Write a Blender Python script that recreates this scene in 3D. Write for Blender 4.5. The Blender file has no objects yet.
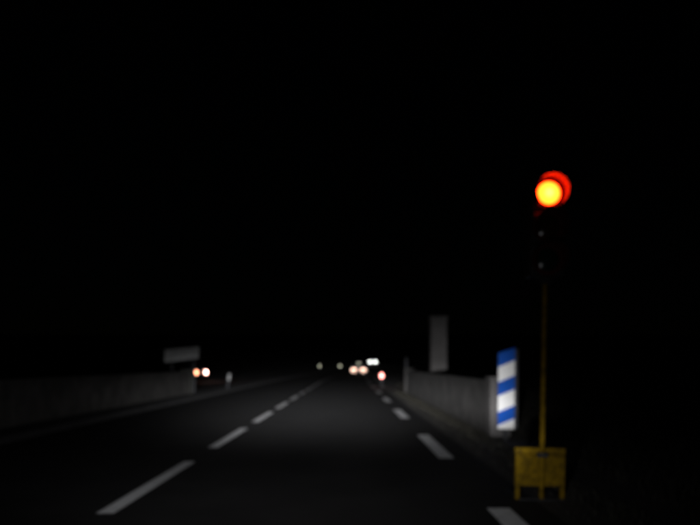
import bpy, bmesh, math, random
from mathutils import Vector, Matrix
R = math.radians
random.seed(7)
sc = bpy.context.scene
C = sc.collection

# ------------------------------------------------------------------ camera
cam_d = bpy.data.cameras.new('camera')
cam = bpy.data.objects.new('camera', cam_d); C.objects.link(cam)
cam.location = (0, 0, 1.2); cam.rotation_euler = (R(90), 0, 0)
cam_d.sensor_width = 36; cam_d.lens = 35.0
cam_d.shift_y = 0.145                       # horizon sits low in the frame
cam_d.clip_start = 0.05; cam_d.clip_end = 4000
cam_d.dof.use_dof = True                    # the photograph is focused too close: everything is soft
cam_d.dof.focus_distance = 1.5
cam_d.dof.aperture_fstop = 2.3
cam_d.dof.aperture_blades = 7
cam_d.dof.aperture_rotation = R(12)
sc.camera = cam

# ------------------------------------------------------------------ night sky and moon
w = bpy.data.worlds.new('World'); sc.world = w; w.use_nodes = True
wn = w.node_tree; bg = wn.nodes['Background']
sky = wn.nodes.new('ShaderNodeTexSky'); sky.sky_type = 'NISHITA'; sky.sun_disc = False
sky.sun_elevation = R(12); sky.sun_rotation = R(140)
wn.links.new(sky.outputs[0], bg.inputs[0]); bg.inputs[1].default_value = 0.00005
moon_d = bpy.data.lights.new('moon', 'SUN'); moon_d.energy = 0.001; moon_d.angle = R(0.5); moon_d.color = (1, .96, .9)
moon = bpy.data.objects.new('moon', moon_d); C.objects.link(moon)
moon.rotation_euler = (R(78), 0, R(140)); moon.location = (0, -5, 30)

sc.view_settings.view_transform = 'Standard'; sc.view_settings.look = 'None'
sc.view_settings.exposure = 0; sc.view_settings.gamma = 1; sc.view_settings.use_curve_mapping = False
sc.render.engine = 'CYCLES'
sc.cycles.use_denoising = True
sc.cycles.pixel_filter_type = 'BLACKMAN_HARRIS'; sc.cycles.filter_width = 2.6   # soft, like the small camera
sc.cycles.sample_clamp_indirect = 4.0
sc.cycles.caustics_reflective = False; sc.cycles.caustics_refractive = False

# ------------------------------------------------------------------ the car's own headlamps (dipped beam)
def headlamp_light(x, yaw):
    """Dipped beam: hot spot just under the horizon, wide foreground, a little stray light above the cut-off."""
    d = bpy.data.lights.new('headlamp_beam', 'SPOT')
    d.energy = BEAM; d.spot_size = R(170); d.spot_blend = 0.15; d.shadow_soft_size = 0.03
    d.color = (.95, .96, 1.0)
    d.use_nodes = True
    nt = d.node_tree; N = nt.nodes; L = nt.links
    em = N['Emission']
    geo = N.new('ShaderNodeNewGeometry')
    sep = N.new('ShaderNodeSeparateXYZ'); L.new(geo.outputs['Incoming'], sep.inputs[0])
    def m(op, a, b=None):
        n = N.new('ShaderNodeMath'); n.operation = op
        for i, v in enumerate((a, b)):
            if v is None: continue
            if isinstance(v, (int, float)): n.inputs[i].default_value = v
            else: L.new(v, n.inputs[i])
        return n.outputs[0]
    yy = m('MAXIMUM', sep.outputs[1], 0.02)
    az = m('SUBTRACT', m('MULTIPLY', m('ARCTANGENT', m('DIVIDE', sep.outputs[0], yy)), 57.3), yaw)
    el = m('MULTIPLY', m('ARCTANGENT', m('DIVIDE', sep.outputs[2], yy)), 57.3)
    tot = None
    for amp, a0, aw, e0, ew in LOBES:
        ga = m('POWER', m('DIVIDE', m('SUBTRACT', az, a0), aw), 2.0)
        ge = m('POWER', m('DIVIDE', m('SUBTRACT', el, e0), ew), 2.0)
        g = m('MULTIPLY', m('EXPONENT', m('MULTIPLY', m('ADD', ga, ge), -1.0)), amp)
        tot = g if tot is None else m('ADD', tot, g)
    L.new(tot, em.inputs['Strength'])
    o = bpy.data.objects.new('headlamp_beam', d); C.objects.link(o)
    o.location = (x, 1.9, 0.66); o.rotation_euler = (R(88), 0, 0)
BEAM = 20.0
#        amp   az0  azw  el0  elw   (degrees; azimuth right, elevation up)
LOBES = [(2500, -2.5, 8.5, -1.3, 1.9),     # hot spot on the road
         (145, 9.5, 4.5, 1.2, 4.5),          # kick-up towards the near side
         (8, -15.0, 18.0, 0.5, 6.0),         # spread to the far side
         (18, -5.0, 21.0, -7.0, 5.5),        # foreground
         (1.5, 0.0, 40.0, 0.0, 24.0)]        # stray light
headlamp_light(-1.0, 0.0); headlamp_light(0.28, 1.0)

# ------------------------------------------------------------------ materials
def mat(name, col, rough=.7, var=.25, scale=6.0, bump=0.0, bscale=60.0, metal=0.0, col2=None, spec=.5, mask=None):
    m = bpy.data.materials.new(name); m.use_nodes = True
    N = m.node_tree.nodes; L = m.node_tree.links; b = N['Principled BSDF']
    tc = N.new('ShaderNodeTexCoord')
    n = N.new('ShaderNodeTexNoise'); n.inputs['Scale'].default_value = scale; n.inputs['Detail'].default_value = 6
    n.inputs['Roughness'].default_value = .65
    L.new(tc.outputs['Object'], n.inputs['Vector'])
    r = N.new('ShaderNodeValToRGB')
    c2 = col2 or tuple(c * (1 - var) for c in col)
    c1 = col if col2 else tuple(min(1, c * (1 + var)) for c in col)
    lo, hi = mask or (.35, .65)
    r.color_ramp.elements[0].position = lo; r.color_ramp.elements[1].position = hi
    r.color_ramp.elements[0].color = (*c2, 1); r.color_ramp.elements[1].color = (*c1, 1)
    L.new(n.outputs[0], r.inputs[0]); L.new(r.outputs[0], b.inputs['Base Color'])
    b.inputs['Roughness'].default_value = rough; b.inputs['Metallic'].default_value = metal
    b.inputs['Specular IOR Level'].default_value = spec
    if bump:
        n2 = N.new('ShaderNodeTexNoise'); n2.inputs['Scale'].default_value = bscale; n2.inputs['Detail'].default_value = 4
        L.new(tc.outputs['Object'], n2.inputs['Vector'])
        bp = N.new('ShaderNodeBump'); bp.inputs['Strength'].default_value = bump; bp.inputs['Distance'].default_value = .01
        L.new(n2.outputs[0], bp.inputs['Height']); L.new(bp.outputs[0], b.inputs['Normal'])
    return m
def lamp_mat(name, rgb, strength, hot=None):
    """a lit lamp lens; hot = (edge, centre radius) brightens it in front of the bulb"""
    m = bpy.data.materials.new(name); m.use_nodes = True
    N = m.node_tree.nodes; L = m.node_tree.links; b = N['Principled BSDF']
    b.inputs['Base Color'].default_value = (*[min(.6, c / max(rgb)) * .6 for c in rgb], 1); b.inputs['Roughness'].default_value = .25
    b.inputs['Emission Color'].default_value = (*rgb, 1); b.inputs['Emission Strength'].default_value = strength
    if hot:
        tc = N.new('ShaderNodeTexCoord'); ln = N.new('ShaderNodeVectorMath'); ln.operation = 'LENGTH'
        L.new(tc.outputs['Object'], ln.inputs[0])
        mr = N.new('ShaderNodeMapRange'); mr.interpolation_type = 'SMOOTHSTEP'
        mr.inputs[1].default_value = 0.0; mr.inputs[2].default_value = hot[0]
        mr.inputs[3].default_value = strength * hot[1]; mr.inputs[4].default_value = strength
        L.new(ln.outputs['Value'], mr.inputs[0])
        m2 = N.new('ShaderNodeMapRange'); m2.interpolation_type = 'SMOOTHSTEP'   # the lens dims towards its rim
        m2.inputs[1].default_value = hot[4]; m2.inputs[2].default_value = hot[2]; m2.inputs[3].default_value = 1.0; m2.inputs[4].default_value = hot[3]
        L.new(ln.outputs['Value'], m2.inputs[0])
        mu = N.new('ShaderNodeMath'); mu.operation = 'MULTIPLY'; L.new(mr.outputs[0], mu.inputs[0]); L.new(m2.outputs[0], mu.inputs[1])
        L.new(mu.outputs[0], b.inputs['Emission Strength'])
    return m
M = {
 'asphalt': mat('asphalt', (.0112, .0106, .0104), .85, .3, 1.3, .8, 90, spec=.25),
 'paint': mat('worn_road_paint', (.85, .85, .85), .75, .2, 9, .3, 120, col2=(.42, .42, .42), mask=(.26, .46)),
 'verge': mat('dry_verge', (.026, .021, .016), .95, .4, 3, 1, 40),
 'field': mat('field', (.022, .020, .015), 1, .4, .5, .6, 12),
 'foot': mat('footway', (.022, .021, .021), .9, .25, 2, .5, 60),
 'kerb': mat('kerb_concrete', (.030, .029, .029), .85, .25, 3, .4, 60),
 'concrete': mat('weathered_concrete', (.062, .058, .053), .9, .4, 2.2, .6, 35),
 'dulled': mat('dulled_concrete', (.042, .042, .036), .95, .4, 4, .5, 30),  # left end post, colour darkened to offset the beam's hot spot
 'pale': mat('pale_render', (.092, .086, .082), .9, .18, 3, .4, 30),
 'yellow': mat('dirty_yellow_paint', (.21, .126, .003), .75, .3, 15, .25, 40, col2=(.075, .046, .003), mask=(.34, .58), spec=.1),
 'black': mat('black_plastic', (.008, .008, .009), .6, .2, 8),
 'visor': mat('visor_reddened', (.058, .006, .006), .8, .1, 8, spec=.2),  # black hood tinted red so the lens light on it looks redder
 'steel': mat('galvanised_steel', (.30, .30, .31), .5, .2, 12, metal=.6),
 'dark': mat('dark_steel', (.035, .035, .038), .7, .2, 12, spec=.2),
 'sheet': mat('grey_sign_back', (.55, .55, .53), .6, .15, 5),
 'white': mat('white_sheeting', (.84, .83, .80), .6, .03, 30, spec=.15),
 'blue': mat('blue_sheeting', (.004, .075, .40), .6, .05, 30, spec=.1),
 'postwhite': mat('white_post', (.45, .45, .44), .6, .12, 8),
 'darkpaint': mat('dark_car_paint', (.02, .022, .028), .3, .05, 3, spec=.5),
 'silverpaint': mat('grey_car_paint', (.06, .06, .065), .35, .05, 3),
 'glass': mat('car_glass', (.01, .011, .012), .08, .05, 3),
 'tyre': mat('tyre', (.015, .015, .015), .9, .1, 20),
 'rim': mat('wheel_rim', (.25, .25, .26), .4, .1, 10, metal=.8),
 'amber_off': mat('unlit_amber_lens', (.03, .011, .003), .2, .1, 20),
 'green_off': mat('unlit_green_lens', (.003, .016, .012), .2, .1, 20),
 'head_off': mat('unlit_lamp', (.35, .35, .36), .2, .1, 20),
 'tail_off': mat('unlit_tail', (.20, .01, .01), .2, .1, 20),
 'ring': mat('lens_ring_red_glow', (.22, .02, .02), .7, .1, 8, spec=.3),  # ring round the lit lens, its red glow put into the colour
 'red_lens': lamp_mat('lit_red_lens', (1, .025, .0014), 42, hot=(.066, 7, .106, .12, .086)),
 'tail': lamp_mat('lit_tail', (1, .5, .42), 18),
 'tail_weak': lamp_mat('lit_tail_weak', (1, .36, .2), 9),
 'tail_far': lamp_mat('lit_tail_far', (1, .60, .45), 6),
 'head': lamp_mat('lit_head', (.95, 1, .95), 9),
 'warn_red': lamp_mat('lit_red_warning', (1, .30, .26), 11),
 'brake': lamp_mat('lit_high_brake', (1, 1, .75), 2.2),
 'delineator_glow': lamp_mat('glowing_delineator', (1, 1, .75), 4),  # far delineators: headlamp light they return, put in as emission
}

# ------------------------------------------------------------------ helpers
def obj(name, bm, m, parent=None, smooth=False, bevel=0, seg=2):
    me = bpy.data.meshes.new(name)
    bmesh.ops.recalc_face_normals(bm, faces=bm.faces)
    bm.to_mesh(me); bm.free()
    me.materials.append(M[m])
    if smooth:
        for p in me.polygons: p.use_smooth = True
    o = bpy.data.objects.new(name, me); C.objects.link(o)
    if parent: o.parent = parent
    if bevel:
        b = o.modifiers.new('bevel', 'BEVEL'); b.width = bevel; b.segments = seg; b.limit_method = 'ANGLE'
    return o
def thing(name, label, cat, loc=(0, 0, 0), rot=(0, 0, 0), group=None):
    o = bpy.data.objects.new(name, None); C.objects.link(o)
    o.location = loc; o.rotation_euler = rot; o['label'] = label; o['category'] = cat
    o.empty_display_size = .2
    if group: o['group'] = group
    return o
def struct(name, bm, m, **k):
    o = obj(name, bm, m, **k); o['kind'] = 'structure'; return o
def box(bm, x0, x1, y0, y1, z0, z1):
    v = [bm.verts.new((x, y, z)) for z in (z0, z1) for y in (y0, y1) for x in (x0, x1)]
    for f in ((0, 2, 3, 1), (4, 5, 7, 6), (0, 1, 5, 4), (2, 6, 7, 3), (0, 4, 6, 2), (1, 3, 7, 5)):
        bm.faces.new([v[i] for i in f])
    return bm
def bx(*a): return box(bmesh.new(), *a)
def cyl(bm, p0, p1, r0, r1=None, n=16):
    p0, p1 = Vector(p0), Vector(p1); d = p1 - p0; r1 = r0 if r1 is None else r1
    q = d.to_track_quat('Z', 'Y').to_matrix().to_4x4(); q.translation = (p0 + p1) / 2
    bmesh.ops.create_cone(bm, cap_ends=True, segments=n, radius1=r0, radius2=r1, depth=d.length, matrix=q)
    return bm
def prism(pts, axis, a, b):
    """polygon pts (2d) extruded along axis from a to b; axis 'x' -> pts are (y,z), 'y' -> (x,z), 'z' -> (x,y)"""
    bm = bmesh.new()
    def mk(p, t): return {'x': (t, p[0], p[1]), 'y': (p[0], t, p[1]), 'z': (p[0], p[1], t)}[axis]
    A = [bm.verts.new(mk(p, a)) for p in pts]; B = [bm.verts.new(mk(p, b)) for p in pts]
    bm.faces.new(A); bm.faces.new(B[::-1])
    for i in range(len(pts)):
        j = (i + 1) % len(pts); bm.faces.new((A[i], A[j], B[j], B[i]))
    return bm

# ------------------------------------------------------------------ ground, road
def bend(y): return .000706 * (y - 41) ** 2 if 41 < y < 400 else (0 if y <= 41 else .000706 * 359 ** 2)
def rise(y): return .00035 * (y - 100) ** 2 if 100 < y < 300 else (0 if y <= 100 else 14.0)
def strip(x0, x1, y0, y1, z, step=4.0, nx=1):
    bm = bmesh.new(); n = max(1, int(math.ceil((y1 - y0) / step))); rows = []
    for i in range(n + 1):
        y = y0 + (y1 - y0) * i / n
        rows.append([bm.verts.new((x0 + (x1 - x0) * k / nx + bend(y), y, z + rise(y))) for k in range(nx + 1)])
    for a, b in zip(rows, rows[1:]):
        for k in range(nx): bm.faces.new((a[k], a[k + 1], b[k + 1], b[k]))
    return bm
# one sheet to the horizon
bm = bmesh.new()
xs = [-1500, -600, -250, -100, -40, -15, 0, 15, 40, 100, 250, 600, 1500]
ys = [-60, 0, 30, 60, 100] + [100 + 10 * k for k in range(1, 21)] + [500, 900, 1500, 2500]
g = [[bm.verts.new((x, y, rise(y) - .02)) for x in xs] for y in ys]
for i in range(len(ys) - 1):
    for j in range(len(xs) - 1): bm.faces.new((g[i][j], g[i][j + 1], g[i + 1][j + 1], g[i + 1][j]))
struct('ground', bm, 'field')
road = struct('road', strip(-5.2, 1.62, -12, 300, 0.0), 'asphalt')
struct('verge', strip(1.55, 4.6, -12, 300, -.006), 'verge')
# left footway with kerb
bm = bmesh.new()
def kerb_profile(prof, y0, y1, step=4.0):
    bm = bmesh.new(); n = int((y1 - y0) / step); rows = []
    for i in range(n + 1):
        y = y0 + (y1 - y0) * i / n
        rows.append([bm.verts.new((x + bend(y), y, z + rise(y))) for x, z in prof])
    for a, b in zip(rows, rows[1:]):
        for k in range(len(prof)):
            j = (k + 1) % len(prof); bm.faces.new((a[k], a[j], b[j], b[k]))
    bm.faces.new(rows[0]); bm.faces.new(rows[-1][::-1])
    return bm
struct('kerb', kerb_profile([(-5.34, -.1), (-5.2, -.1), (-5.2, .085), (-5.225, .11), (-5.34, .11)], -12, 140), 'kerb')
struct('footway', kerb_profile([(-6.6, -.1), (-5.343, -.1), (-5.343, .104), (-6.6, .104)], -12, 140), 'foot')
# painted markings
for k in range(-2, 32):
    y0 = 5.45 + 4.3 * k
    obj('centre_dash', strip(-2.035, -1.895, y0, y0 + 2.9, .004, 1.0), 'paint', road)
for k in range(-1, 20):
    y0 = 8.65 + 6.4 * k; y1 = y0 + 2.85
    if k == -1: y0, y1 = 2.7, 5.65
    obj('edge_dash', strip(1.135, 1.325, y0, y1, .004, 1.0), 'paint', road)

# ------------------------------------------------------------------ parapets
def parapet(label, x0, x1, y0, y1, h, inner, ends, zb=0.0, pm='pale'):
    """inner: x of the face towards the road. Wall plinth + body + coping + end posts"""
    t = thing('parapet_wall', label, 'wall', ((x0 + x1) / 2, (y0 + y1) / 2, 0))
    cx, cy = (x0 + x1) / 2, (y0 + y1) / 2
    n = 7; L_ = (y1 - y0) / n
    for i in range(n):
        a = y0 + i * L_ - cy
        obj('panel', bx(x0 - cx, x1 - cx, a + .004, a + L_ - .004, zb - .15, h - .08), 'concrete', t, bevel=.008)
        obj('coping_slab', bx(x0 - cx - .025, x1 - cx + .025, a + .003, a + L_ - .003, h - .08, h), 'concrete', t, bevel=.012)
    for e in ends:
        a = (y0 if e == 0 else y1) - cy
        s = -1 if e == 0 else 1
        ya, yb = sorted((a, a + s * .34))
        p = obj('end_post', bx(x0 - cx - .04, x1 - cx + .04, ya, yb, zb - .15, h + .02), pm, t, bevel=.015)
        obj('cap', bx(x0 - cx - .06, x1 - cx + .06, ya - .02, yb + .02, h + .02, h + .06), pm, p, bevel=.012)
    return t
parapet('long low grey concrete parapet along right verge behind the striped marker', 2.36, 2.62, 11.6, 28.6, .93, 2.36, (0, 1), -.02)
parapet('dim low concrete parapet along left edge of road, ending below the sign', -6.2, -5.92, 2.0, 25.2, .93, -5.92, (1,), .1, 'dulled')

# tall pillar behind the right parapet
t = thing('concrete_pillar', 'tall pale square concrete pillar rising behind the right parapet', 'pillar', (2.94, 22.7, 0))
obj('base', bx(-.32, .32, -.32, .32, -.1, .35), 'pale', t, bevel=.02)
obj('shaft', bx(-.262, .262, -.26, .26, .35, 2.70), 'pale', t, bevel=.02)
obj('cap', bx(-.30, .30, -.30, .30, 2.70, 2.78), 'pale', t, bevel=.02)
# slim post beyond parapet end
t = thing('marker_post', 'slim dim grey post just beyond the far end of right parapet', 'post', (2.56, 31, 0))
obj('shaft', bx(-.06, .06, -.05, .05, -.1, 1.46), 'dark', t, bevel=.01)
obj('cap', bx(-.07, .07, -.06, .06, 1.46, 1.50), 'dark', t, bevel=.01)

# ------------------------------------------------------------------ blue and white obstacle marker
def marker():
    yb = 10.8; px = yb / 680
    X0, X1 = (497.6 - 350) * px, (513.8 - 350) * px
    cx = (X0 + X1) / 2
    t = thing('striped_obstacle_marker', 'upright blue and white diagonally striped marker panel at parapet end', 'road marker', (cx, yb, 0), (0, R(.6), R(-3)))
    Z = lambda y: 1.2 - (y - 364) * px
    hw = (X1 - X0) / 2; slant = 7.0 * px
    ytop, ybot = 347.8, 429.0
    prof = [(-hw, Z(ybot)), (hw, Z(ybot)), (hw, Z(ytop)), (-hw, Z(ytop) - slant * .75)]
    p = obj('backing_panel', prism([(x * 1.03, z) for x, z in prof], 'y', .002, .03), 'dark', t)
    edges = [347.8, 360.2, 375.2, 389.2, 405.0, 418.6, 435]   # along the right edge
    def clip(poly, z, keep_above):
        out = []
        for (a, b) in zip(poly, poly[1:] + poly[:1]):
            ina, inb = (a[1] >= z) == keep_above, (b[1] >= z) == keep_above
            if ina: out.append(a)
            if ina != inb:
                f = (z - a[1]) / (b[1] - a[1]); out.append((a[0] + f * (b[0] - a[0]), z))
        return out
    zb_ = Z(ybot) + .004
    for i, (a, b) in enumerate(zip(edges, edges[1:])):
        poly = [(-hw, Z(b) - slant), (hw, Z(b)), (hw, Z(a)), (-hw, Z(a) - slant * (.75 if i == 0 else 1))]
        poly = clip(poly, zb_, True)
        if len(poly) >= 3:
            obj('blue_stripe' if i % 2 == 0 else 'white_stripe', prism(poly, 'y', -.0015, .002), 'blue' if i % 2 == 0 else 'white', p)
    obj('side_rail', bx(hw * 1.03 + .001, hw * 1.03 + .05, .004, .06, Z(ybot), Z(ytop) - .02), 'dark', t, bevel=.004)
    obj('post', bx(-.03, .03, .032, .09, -.2, Z(ytop) - .15), 'dark', t, bevel=.004)
marker()

# ------------------------------------------------------------------ temporary traffic signal
def visor_mesh(r, length, y, z, open_deg=95, th=.004, n=40):
    """tube hood open at the bottom"""
    bm = bmesh.new(); rows = []
    a0 = R(-90 + open_deg / 2); a1 = R(270 - open_deg / 2)
    for i in range(n + 1):
        a = a0 + (a1 - a0) * i / n
        # the hood is longest on top, cut back towards its lower edges
        k = (math.sin(a) + 1) / 2
        ln = length * (.62 + .38 * min(1, k * 1.5))
        ca, sa = math.cos(a), math.sin(a)
        rows.append([bm.verts.new((rr * ca, yy, z + rr * sa)) for rr, yy in ((r, y), (r, y - ln), (r + th, y - ln), (r + th, y))])
    for A, B in zip(rows, rows[1:]):
        for k in range(4): bm.faces.new((A[k], A[(k + 1) % 4], B[(k + 1) % 4], B[k]))
    bm.faces.new(rows[0]); bm.faces.new(rows[-1][::-1])
    return bm
def lens_mesh(r, bulge, n=32, rings=6):
    bm = bmesh.new(); prev = None; c = bm.verts.new((0, -bulge, 0))
    for j in range(1, rings + 1):
        rr = r * j / rings; yy = -bulge * (1 - (j / rings) ** 2)
        ring = [bm.verts.new((rr * math.cos(2 * math.pi * i / n), yy, rr * math.sin(2 * math.pi * i / n))) for i in range(n)]
        for i in range(n):
            k = (i + 1) % n
            if prev is None: bm.faces.new((c, ring[i], ring[k]))
            else: bm.faces.new((prev[i], ring[i], ring[k], prev[k]))
        prev = ring
    return bm
def signal():
    t = thing('traffic_signal', 'portable three lamp traffic signal showing red on a yellow pole and box', 'traffic light', (1.687, 6.0, -.006), (0, R(.95), 0))
    # pole
    obj('pole', cyl(bmesh.new(), (0, 0, .02), (0, 0, 2.06), .021), 'yellow', t, smooth=False)
    # stand box with lid, legs and clamp
    b = obj('stand_box', bx(-.222, .214, .03, .085, .122, .40), 'yellow', t, bevel=.006)
    obj('lid', bx(-.226, .218, .026, .089, .403, .462), 'yellow', b, bevel=.008)
    for x in (-.22, .177):
        obj('leg', bx(x, x + .035, .034, .07, .0, .12), 'yellow', t, bevel=.003)
        obj('skid', bx(x + .004, x + .031, .072, .42, .0, .03), 'black', t, bevel=.003)
    obj('foot_bar', bx(-.2, .2, -.012, .012, .0, .018), 'black', t, bevel=.003)
    cl = obj('clamp', bx(-.045, .045, -.03, .029, .385, .425), 'black', t, bevel=.004)
    for x in (-.034, .034): obj('bolt', cyl(bmesh.new(), (x, -.042, .405), (x, -.03, .405), .009, n=6), 'dark', cl)
    # head: three modules
    y = -.07
    for zc, lens, lm in ((2.695, 'red_lens', 1), (2.405, 'amber_off', 0), (2.115, 'green_off', 0)):
        h = obj('lamp_housing', bx(-.15, .15, y + .002, .15, zc - .1435, zc + .1435), 'black', t, bevel=.02, seg=3)
        bm = bmesh.new(); n = 40; rows = []
        for i in range(n):
            a = 2 * math.pi * i / n
            rows.append([bm.verts.new((r * math.cos(a), yy, zc + r * math.sin(a))) for r, yy in ((.102, y), (.102, y - .003), (.136, y - .003), (.136, y))])
        for i in range(n):
            A, B = rows[i], rows[(i + 1) % n]
            for k in range(3): bm.faces.new((A[k], A[k + 1], B[k + 1], B[k]))
        obj('lens_ring', bm, 'ring' if lm else 'visor', h)
        ln = obj('lens', lens_mesh(.104, .026), lens, h, smooth=True); ln.location = (0, y, zc)
        obj('visor', visor_mesh(.138, .155, y - .002, zc), 'visor', h, smooth=False)
    obj('mounting_bracket', bx(-.05, .05, -.03, .03, 1.91, 1.97), 'black', t, bevel=.005)
    cl2 = obj('top_cap', bx(-.12, .12, y + .02, .13, 2.84, 2.865), 'black', t, bevel=.008)
signal()

# ------------------------------------------------------------------ sign on the left, seen from behind
def left_sign():
    t = thing('road_sign', 'dim grey rectangular sign on a post at end of left parapet', 'sign', (-5.88, 25.9, .1), (0, 0, R(0)))
    # panel swung a little so that its right end comes towards the road user
    px = 25.9 / 680; Zf = lambda y: 1.2 - (y - 364) * px - .1
    X = lambda x: (x - 350) * px + 5.88
    th = R(-16)
    p = obj('sign_panel', prism([(X(165), Zf(362.2)), (X(199), Zf(358.2)), (X(199.5), Zf(346.8)), (X(165), Zf(349.6))], 'y', -.05, -.02), 'sheet', t, bevel=.004)
    for z in (Zf(351.5), Zf(357)):
        obj('back_rail', bx(X(169), X(197), -.075, -.0505, z - .02, z + .02), 'steel', p)
    obj('post', bx(X(193.2), X(195.2), -.018, .05, 0, Zf(347)), 'dark', t, bevel=.005)
    obj('post', bx(X(171), X(173), -.018, .05, -.1, Zf(351)), 'dark', t, bevel=.005)
left_sign()

# white bollard left
t = thing('edge_post', 'small pale post on left roadside right of the car lights', 'post', (-5.58, 31, .104))
obj('shaft', cyl(bmesh.new(), (0, 0, 0), (0, 0, .36), .05, .05, 14), 'dark', t)
obj('reflective_band', cyl(bmesh.new(), (0, 0, .361), (0, 0, .64), .055, .055, 14), 'postwhite', t)
obj('cap', cyl(bmesh.new(), (0, 0, .641), (0, 0, .70), .05, .03, 14), 'dark', t)
t.rotation_euler = (0, R(8), 0)

# ------------------------------------------------------------------ red warning lamp, and far delineators given a glow of their own
def glow_post(label, x, y, zc, r, m, group=None, cat='warning lamp', tall=1.0):
    z0 = rise(y)
    t = thing('glow_post', label, cat, (x, y, z0), (0, 0, 0), group)
    zc = zc - z0
    obj('foot_plate', bx(-.12, .12, -.12, .12, -.01, .03), 'black', t, bevel=.005)
    obj('post', cyl(bmesh.new(), (0, 0, .03), (0, 0, zc - r * 1.2), .02, n=10), 'dark', t)
    h = obj('lamp_case', cyl(bmesh.new(), (0, .0, zc), (0, .07, zc), r * 1.15, n=20), 'black', t)
    l = obj('lens', lens_mesh(r, r * .4, 20, 4), m, h, smooth=True); l.location = (0, -.001, zc); l.scale = (1, 1, tall); h.data.transform(Matrix.Translation((0, 0, zc)) @ Matrix.Diagonal((1, 1, tall, 1)) @ Matrix.Translation((0, 0, -zc)))
    obj('battery_case', bx(-r * .8, r * .8, .002, .07, zc - r * 1.2 * tall - .14, zc - r * 1.2 * tall), 'black', t, bevel=.004)
PX = lambda x, y: (x - 350) * y / 680
glow_post('single red lamp glowing low at right road edge beyond the edge dashes', PX(381.6, 36), 36, 1.2 - 11.8 * 36 / 680, .075, 'warn_red', tall=1.7)
glow_post('faint pale delineator with added glow, left one of two far dots by the road bend', PX(319.5, 88), 88, 1.2 - 2 * 88 / 680, .07, 'delineator_glow', 'far delineators on the bend')
glow_post('faint pale delineator with added glow, right one of two far dots by the road bend', PX(340, 117), 117, 1.2 - 2 * 117 / 680, .10, 'delineator_glow', 'far delineators on the bend')

# ------------------------------------------------------------------ cars
def car(label, loc, yaw, paint, tail=None, head=None, lamp_z=.78, lamp_r=(.09, .055), lamp_x=.66, third=None):
    """hatchback, nose towards +Y, origin at the ground in the middle"""
    t = thing('car', label, 'car', loc, (0, 0, yaw))
    def arch(yc, r=.345, zc=.3, n=9):
        return [(yc + r * math.cos(a), max(.19, zc + r * math.sin(a))) for a in [R(200 - 220 * i / n) for i in range(n + 1)]]
    # side outline rear -> front along the bottom, then back over the bonnet to the tail
    outline = [(-1.98, .30), (-1.9, .2)] + arch(-1.22) + arch(1.25) + [(1.86, .2), (1.98, .34), (2.0, .6), (1.9, .74), (1.2, .9), (.85, .95), (-1.7, 1.0), (-1.93, .95), (-2.0, .6)]
    body = obj('body', prism(outline, 'x', -.84, .84), paint, t, bevel=.05, seg=3)
    # greenhouse
    bm = bmesh.new()
    lo = [(-.78, -1.86), (.78, -1.86), (.78, .95), (-.78, .95)]; hi = [(-.58, -1.5), (.58, -1.5), (.58, .12), (-.58, .12)]
    A = [bm.verts.new((x, y, .93)) for x, y in lo]; B = [bm.verts.new((x, y, 1.45)) for x, y in hi]
    bm.faces.new(A[::-1]); bm.faces.new(B)
    for i in range(4): j = (i + 1) % 4; bm.faces.new((A[i], A[j], B[j], B[i]))
    obj('cabin', bm, paint, t, bevel=.06, seg=3)
    def pane(name, a, b, u0, u1, v0, v1):
        """glass a few millimetres proud of one cabin side"""
        la, lb, ha, hb = [Vector((*lo[k], .93)) for k in (a, b)] + [Vector((*hi[k], 1.45)) for k in (a, b)]
        q = lambda u, v: (la.lerp(lb, u)).lerp(ha.lerp(hb, u), v)
        n = (lb - la).cross(ha - la).normalized()
        bm = bmesh.new(); P = [q(u0, v0), q(u1, v0), q(u1, v1), q(u0, v1)]
        f = [bm.verts.new(p + n * .006) for p in P]; bk = [bm.verts.new(p - n * .004) for p in P]
        bm.faces.new(f); bm.faces.new(bk[::-1])
        for i in range(4): j = (i + 1) % 4; bm.faces.new((f[i], bk[i], bk[j], f[j]))
        return obj(name, bm, 'glass', t)
    pane('rear_window', 0, 1, .1, .9, .16, .86)
    pane('windscreen', 2, 3, .08, .92, .12, .9)
    for a, b in ((1, 2), (3, 0)):
        pane('side_window', a, b, .1, .46, .15, .86); pane('side_window', a, b, .5, .84, .15, .86)
    for s in (-1, 1):
        for yc in (-1.22, 1.25):
            xo = s * .80
            wl = obj('wheel', cyl(bmesh.new(), (xo - .1, yc, .31), (xo + .1, yc, .31), .31, n=28), 'tyre', t, bevel=.03)
            obj('rim', cyl(bmesh.new(), (xo + s * .085, yc, .31), (xo + s * .106, yc, .31), .2, n=20), 'rim', wl)
        rx, rz = lamp_r
        def lamp(name, yy, m, d):
            bm = bmesh.new(); n = 16
            A = [bm.verts.new((s * lamp_x + rx * math.cos(2 * math.pi * i / n), yy, lamp_z + rz * math.sin(2 * math.pi * i / n))) for i in range(n)]
            B = [bm.verts.new((v.co.x, yy + d, v.co.z)) for v in A]
            bm.faces.new(A); bm.faces.new(B[::-1])
            for i in range(n): j = (i + 1) % n; bm.faces.new((A[i], A[j], B[j], B[i]))
            obj(name, bm, m, t)
        lamp('tail_lamp', -2.02, (tail if s > 0 or tail != 'tail' else 'tail_weak') or 'tail_off', .2)
        lamp('headlamp', 2.02, head or 'head_off', -.2)
        obj('mirror', bx(*sorted((s * .8, s * .98)), .55, .66, .95, 1.07), 'black', t, bevel=.02)
    obj('high_brake_lamp', bx(-.13, .13, -1.75, -1.6, 1.22, 1.30), third or 'tail_off', t, bevel=.01)
    obj('rear_bumper', bx(-.8, .8, -2.05, -1.9, .32, .5), 'black', t, bevel=.03)
    obj('front_bumper', bx(-.8, .8, 1.9, 2.05, .32, .5), 'black', t, bevel=.03)
    return t
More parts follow.
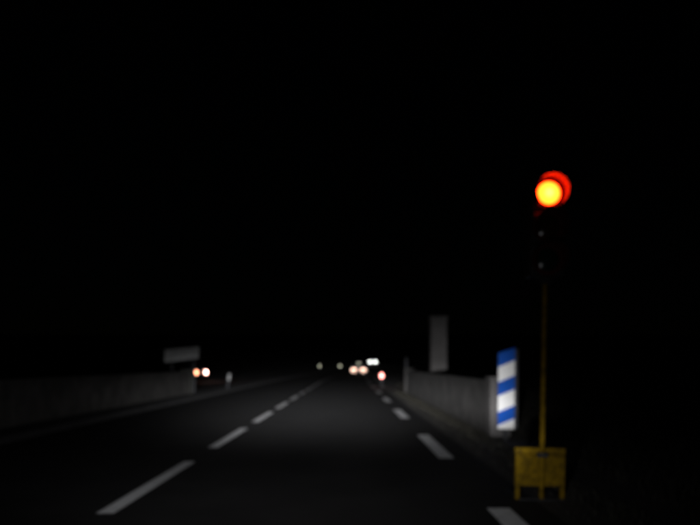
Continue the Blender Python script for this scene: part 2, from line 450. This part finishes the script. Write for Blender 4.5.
# car turned off the road on the left: tail lamps seen at a slant
yl = 48
a = R(72.5)
car('dark car left of road by the sign, two glaring lights, one white, one orange', (PX(202.5, yl) + -2.02 * math.sin(a) * 0 , yl, -.02), 0, 'darkpaint', tail='tail', lamp_z=.62, lamp_r=(.17, .14))
lc = bpy.data.objects['car']
lc.rotation_euler = (0, 0, a)
# put the middle of its tail at the lamps' place
lc.location = (PX(201.3, yl) - 2.0 * math.sin(a), yl + 2.0 * math.cos(a), -.02)
car('car ahead in our lane, two close pinkish tail lights in the distance', (PX(359.4, 80), 82.0, rise(82)), R(-3), 'silverpaint', tail='tail_far', lamp_z=.46, lamp_r=(.36, .20), lamp_x=.52, third='brake')
car('far oncoming car with merged white headlights above the bend', (PX(373.6, 150), 152, rise(152)), R(180 - 6), 'darkpaint', head='head', lamp_z=.72, lamp_r=(.27, .20), lamp_x=.58)

# ------------------------------------------------------------------ verge grass
def grass(name, label, regions, m):
    bm = bmesh.new()
    for x0, x1, y0, y1, n, h in regions:
        for _ in range(n):
            x, y = random.uniform(x0, x1), random.uniform(y0, y1); x += bend(y)
            a = random.uniform(0, 6.28); hh = h * random.uniform(.4, 1.2); ww = random.uniform(.003, .008)
            dx, dy = math.cos(a) * ww, math.sin(a) * ww; lx, ly = random.gauss(0, .35) * hh, random.gauss(0, .35) * hh
            v = [bm.verts.new(p) for p in ((x - dx, y - dy, -.02), (x + dx, y + dy, -.02), (x + lx * .5 + dx * .6, y + ly * .5 + dy * .6, hh * .6), (x + lx * .5 - dx * .6, y + ly * .5 - dy * .6, hh * .6), (x + lx, y + ly, hh * .95))]
            bm.faces.new(v[:4]); bm.faces.new((v[3], v[2], v[4]))
    o = bpy.data.objects.new(name, bpy.data.meshes.new(name)); bm.to_mesh(o.data); bm.free(); C.objects.link(o)
    o.data.materials.append(M[m]); o['kind'] = 'stuff'; o['label'] = label; o['category'] = 'grass'
M['grass'] = mat('dry_grass', (.020, .018, .011), .8, .4, 2)
grass('verge_grass', 'short dry grass on the dark right verge', [(1.95, 2.32, 3, 30, 5000, .05), (1.72, 2.0, 3, 30, 700, .035), (2.66, 4.6, 3, 40, 14000, .11), (4.6, 9, 4, 30, 12000, .12)], 'grass')
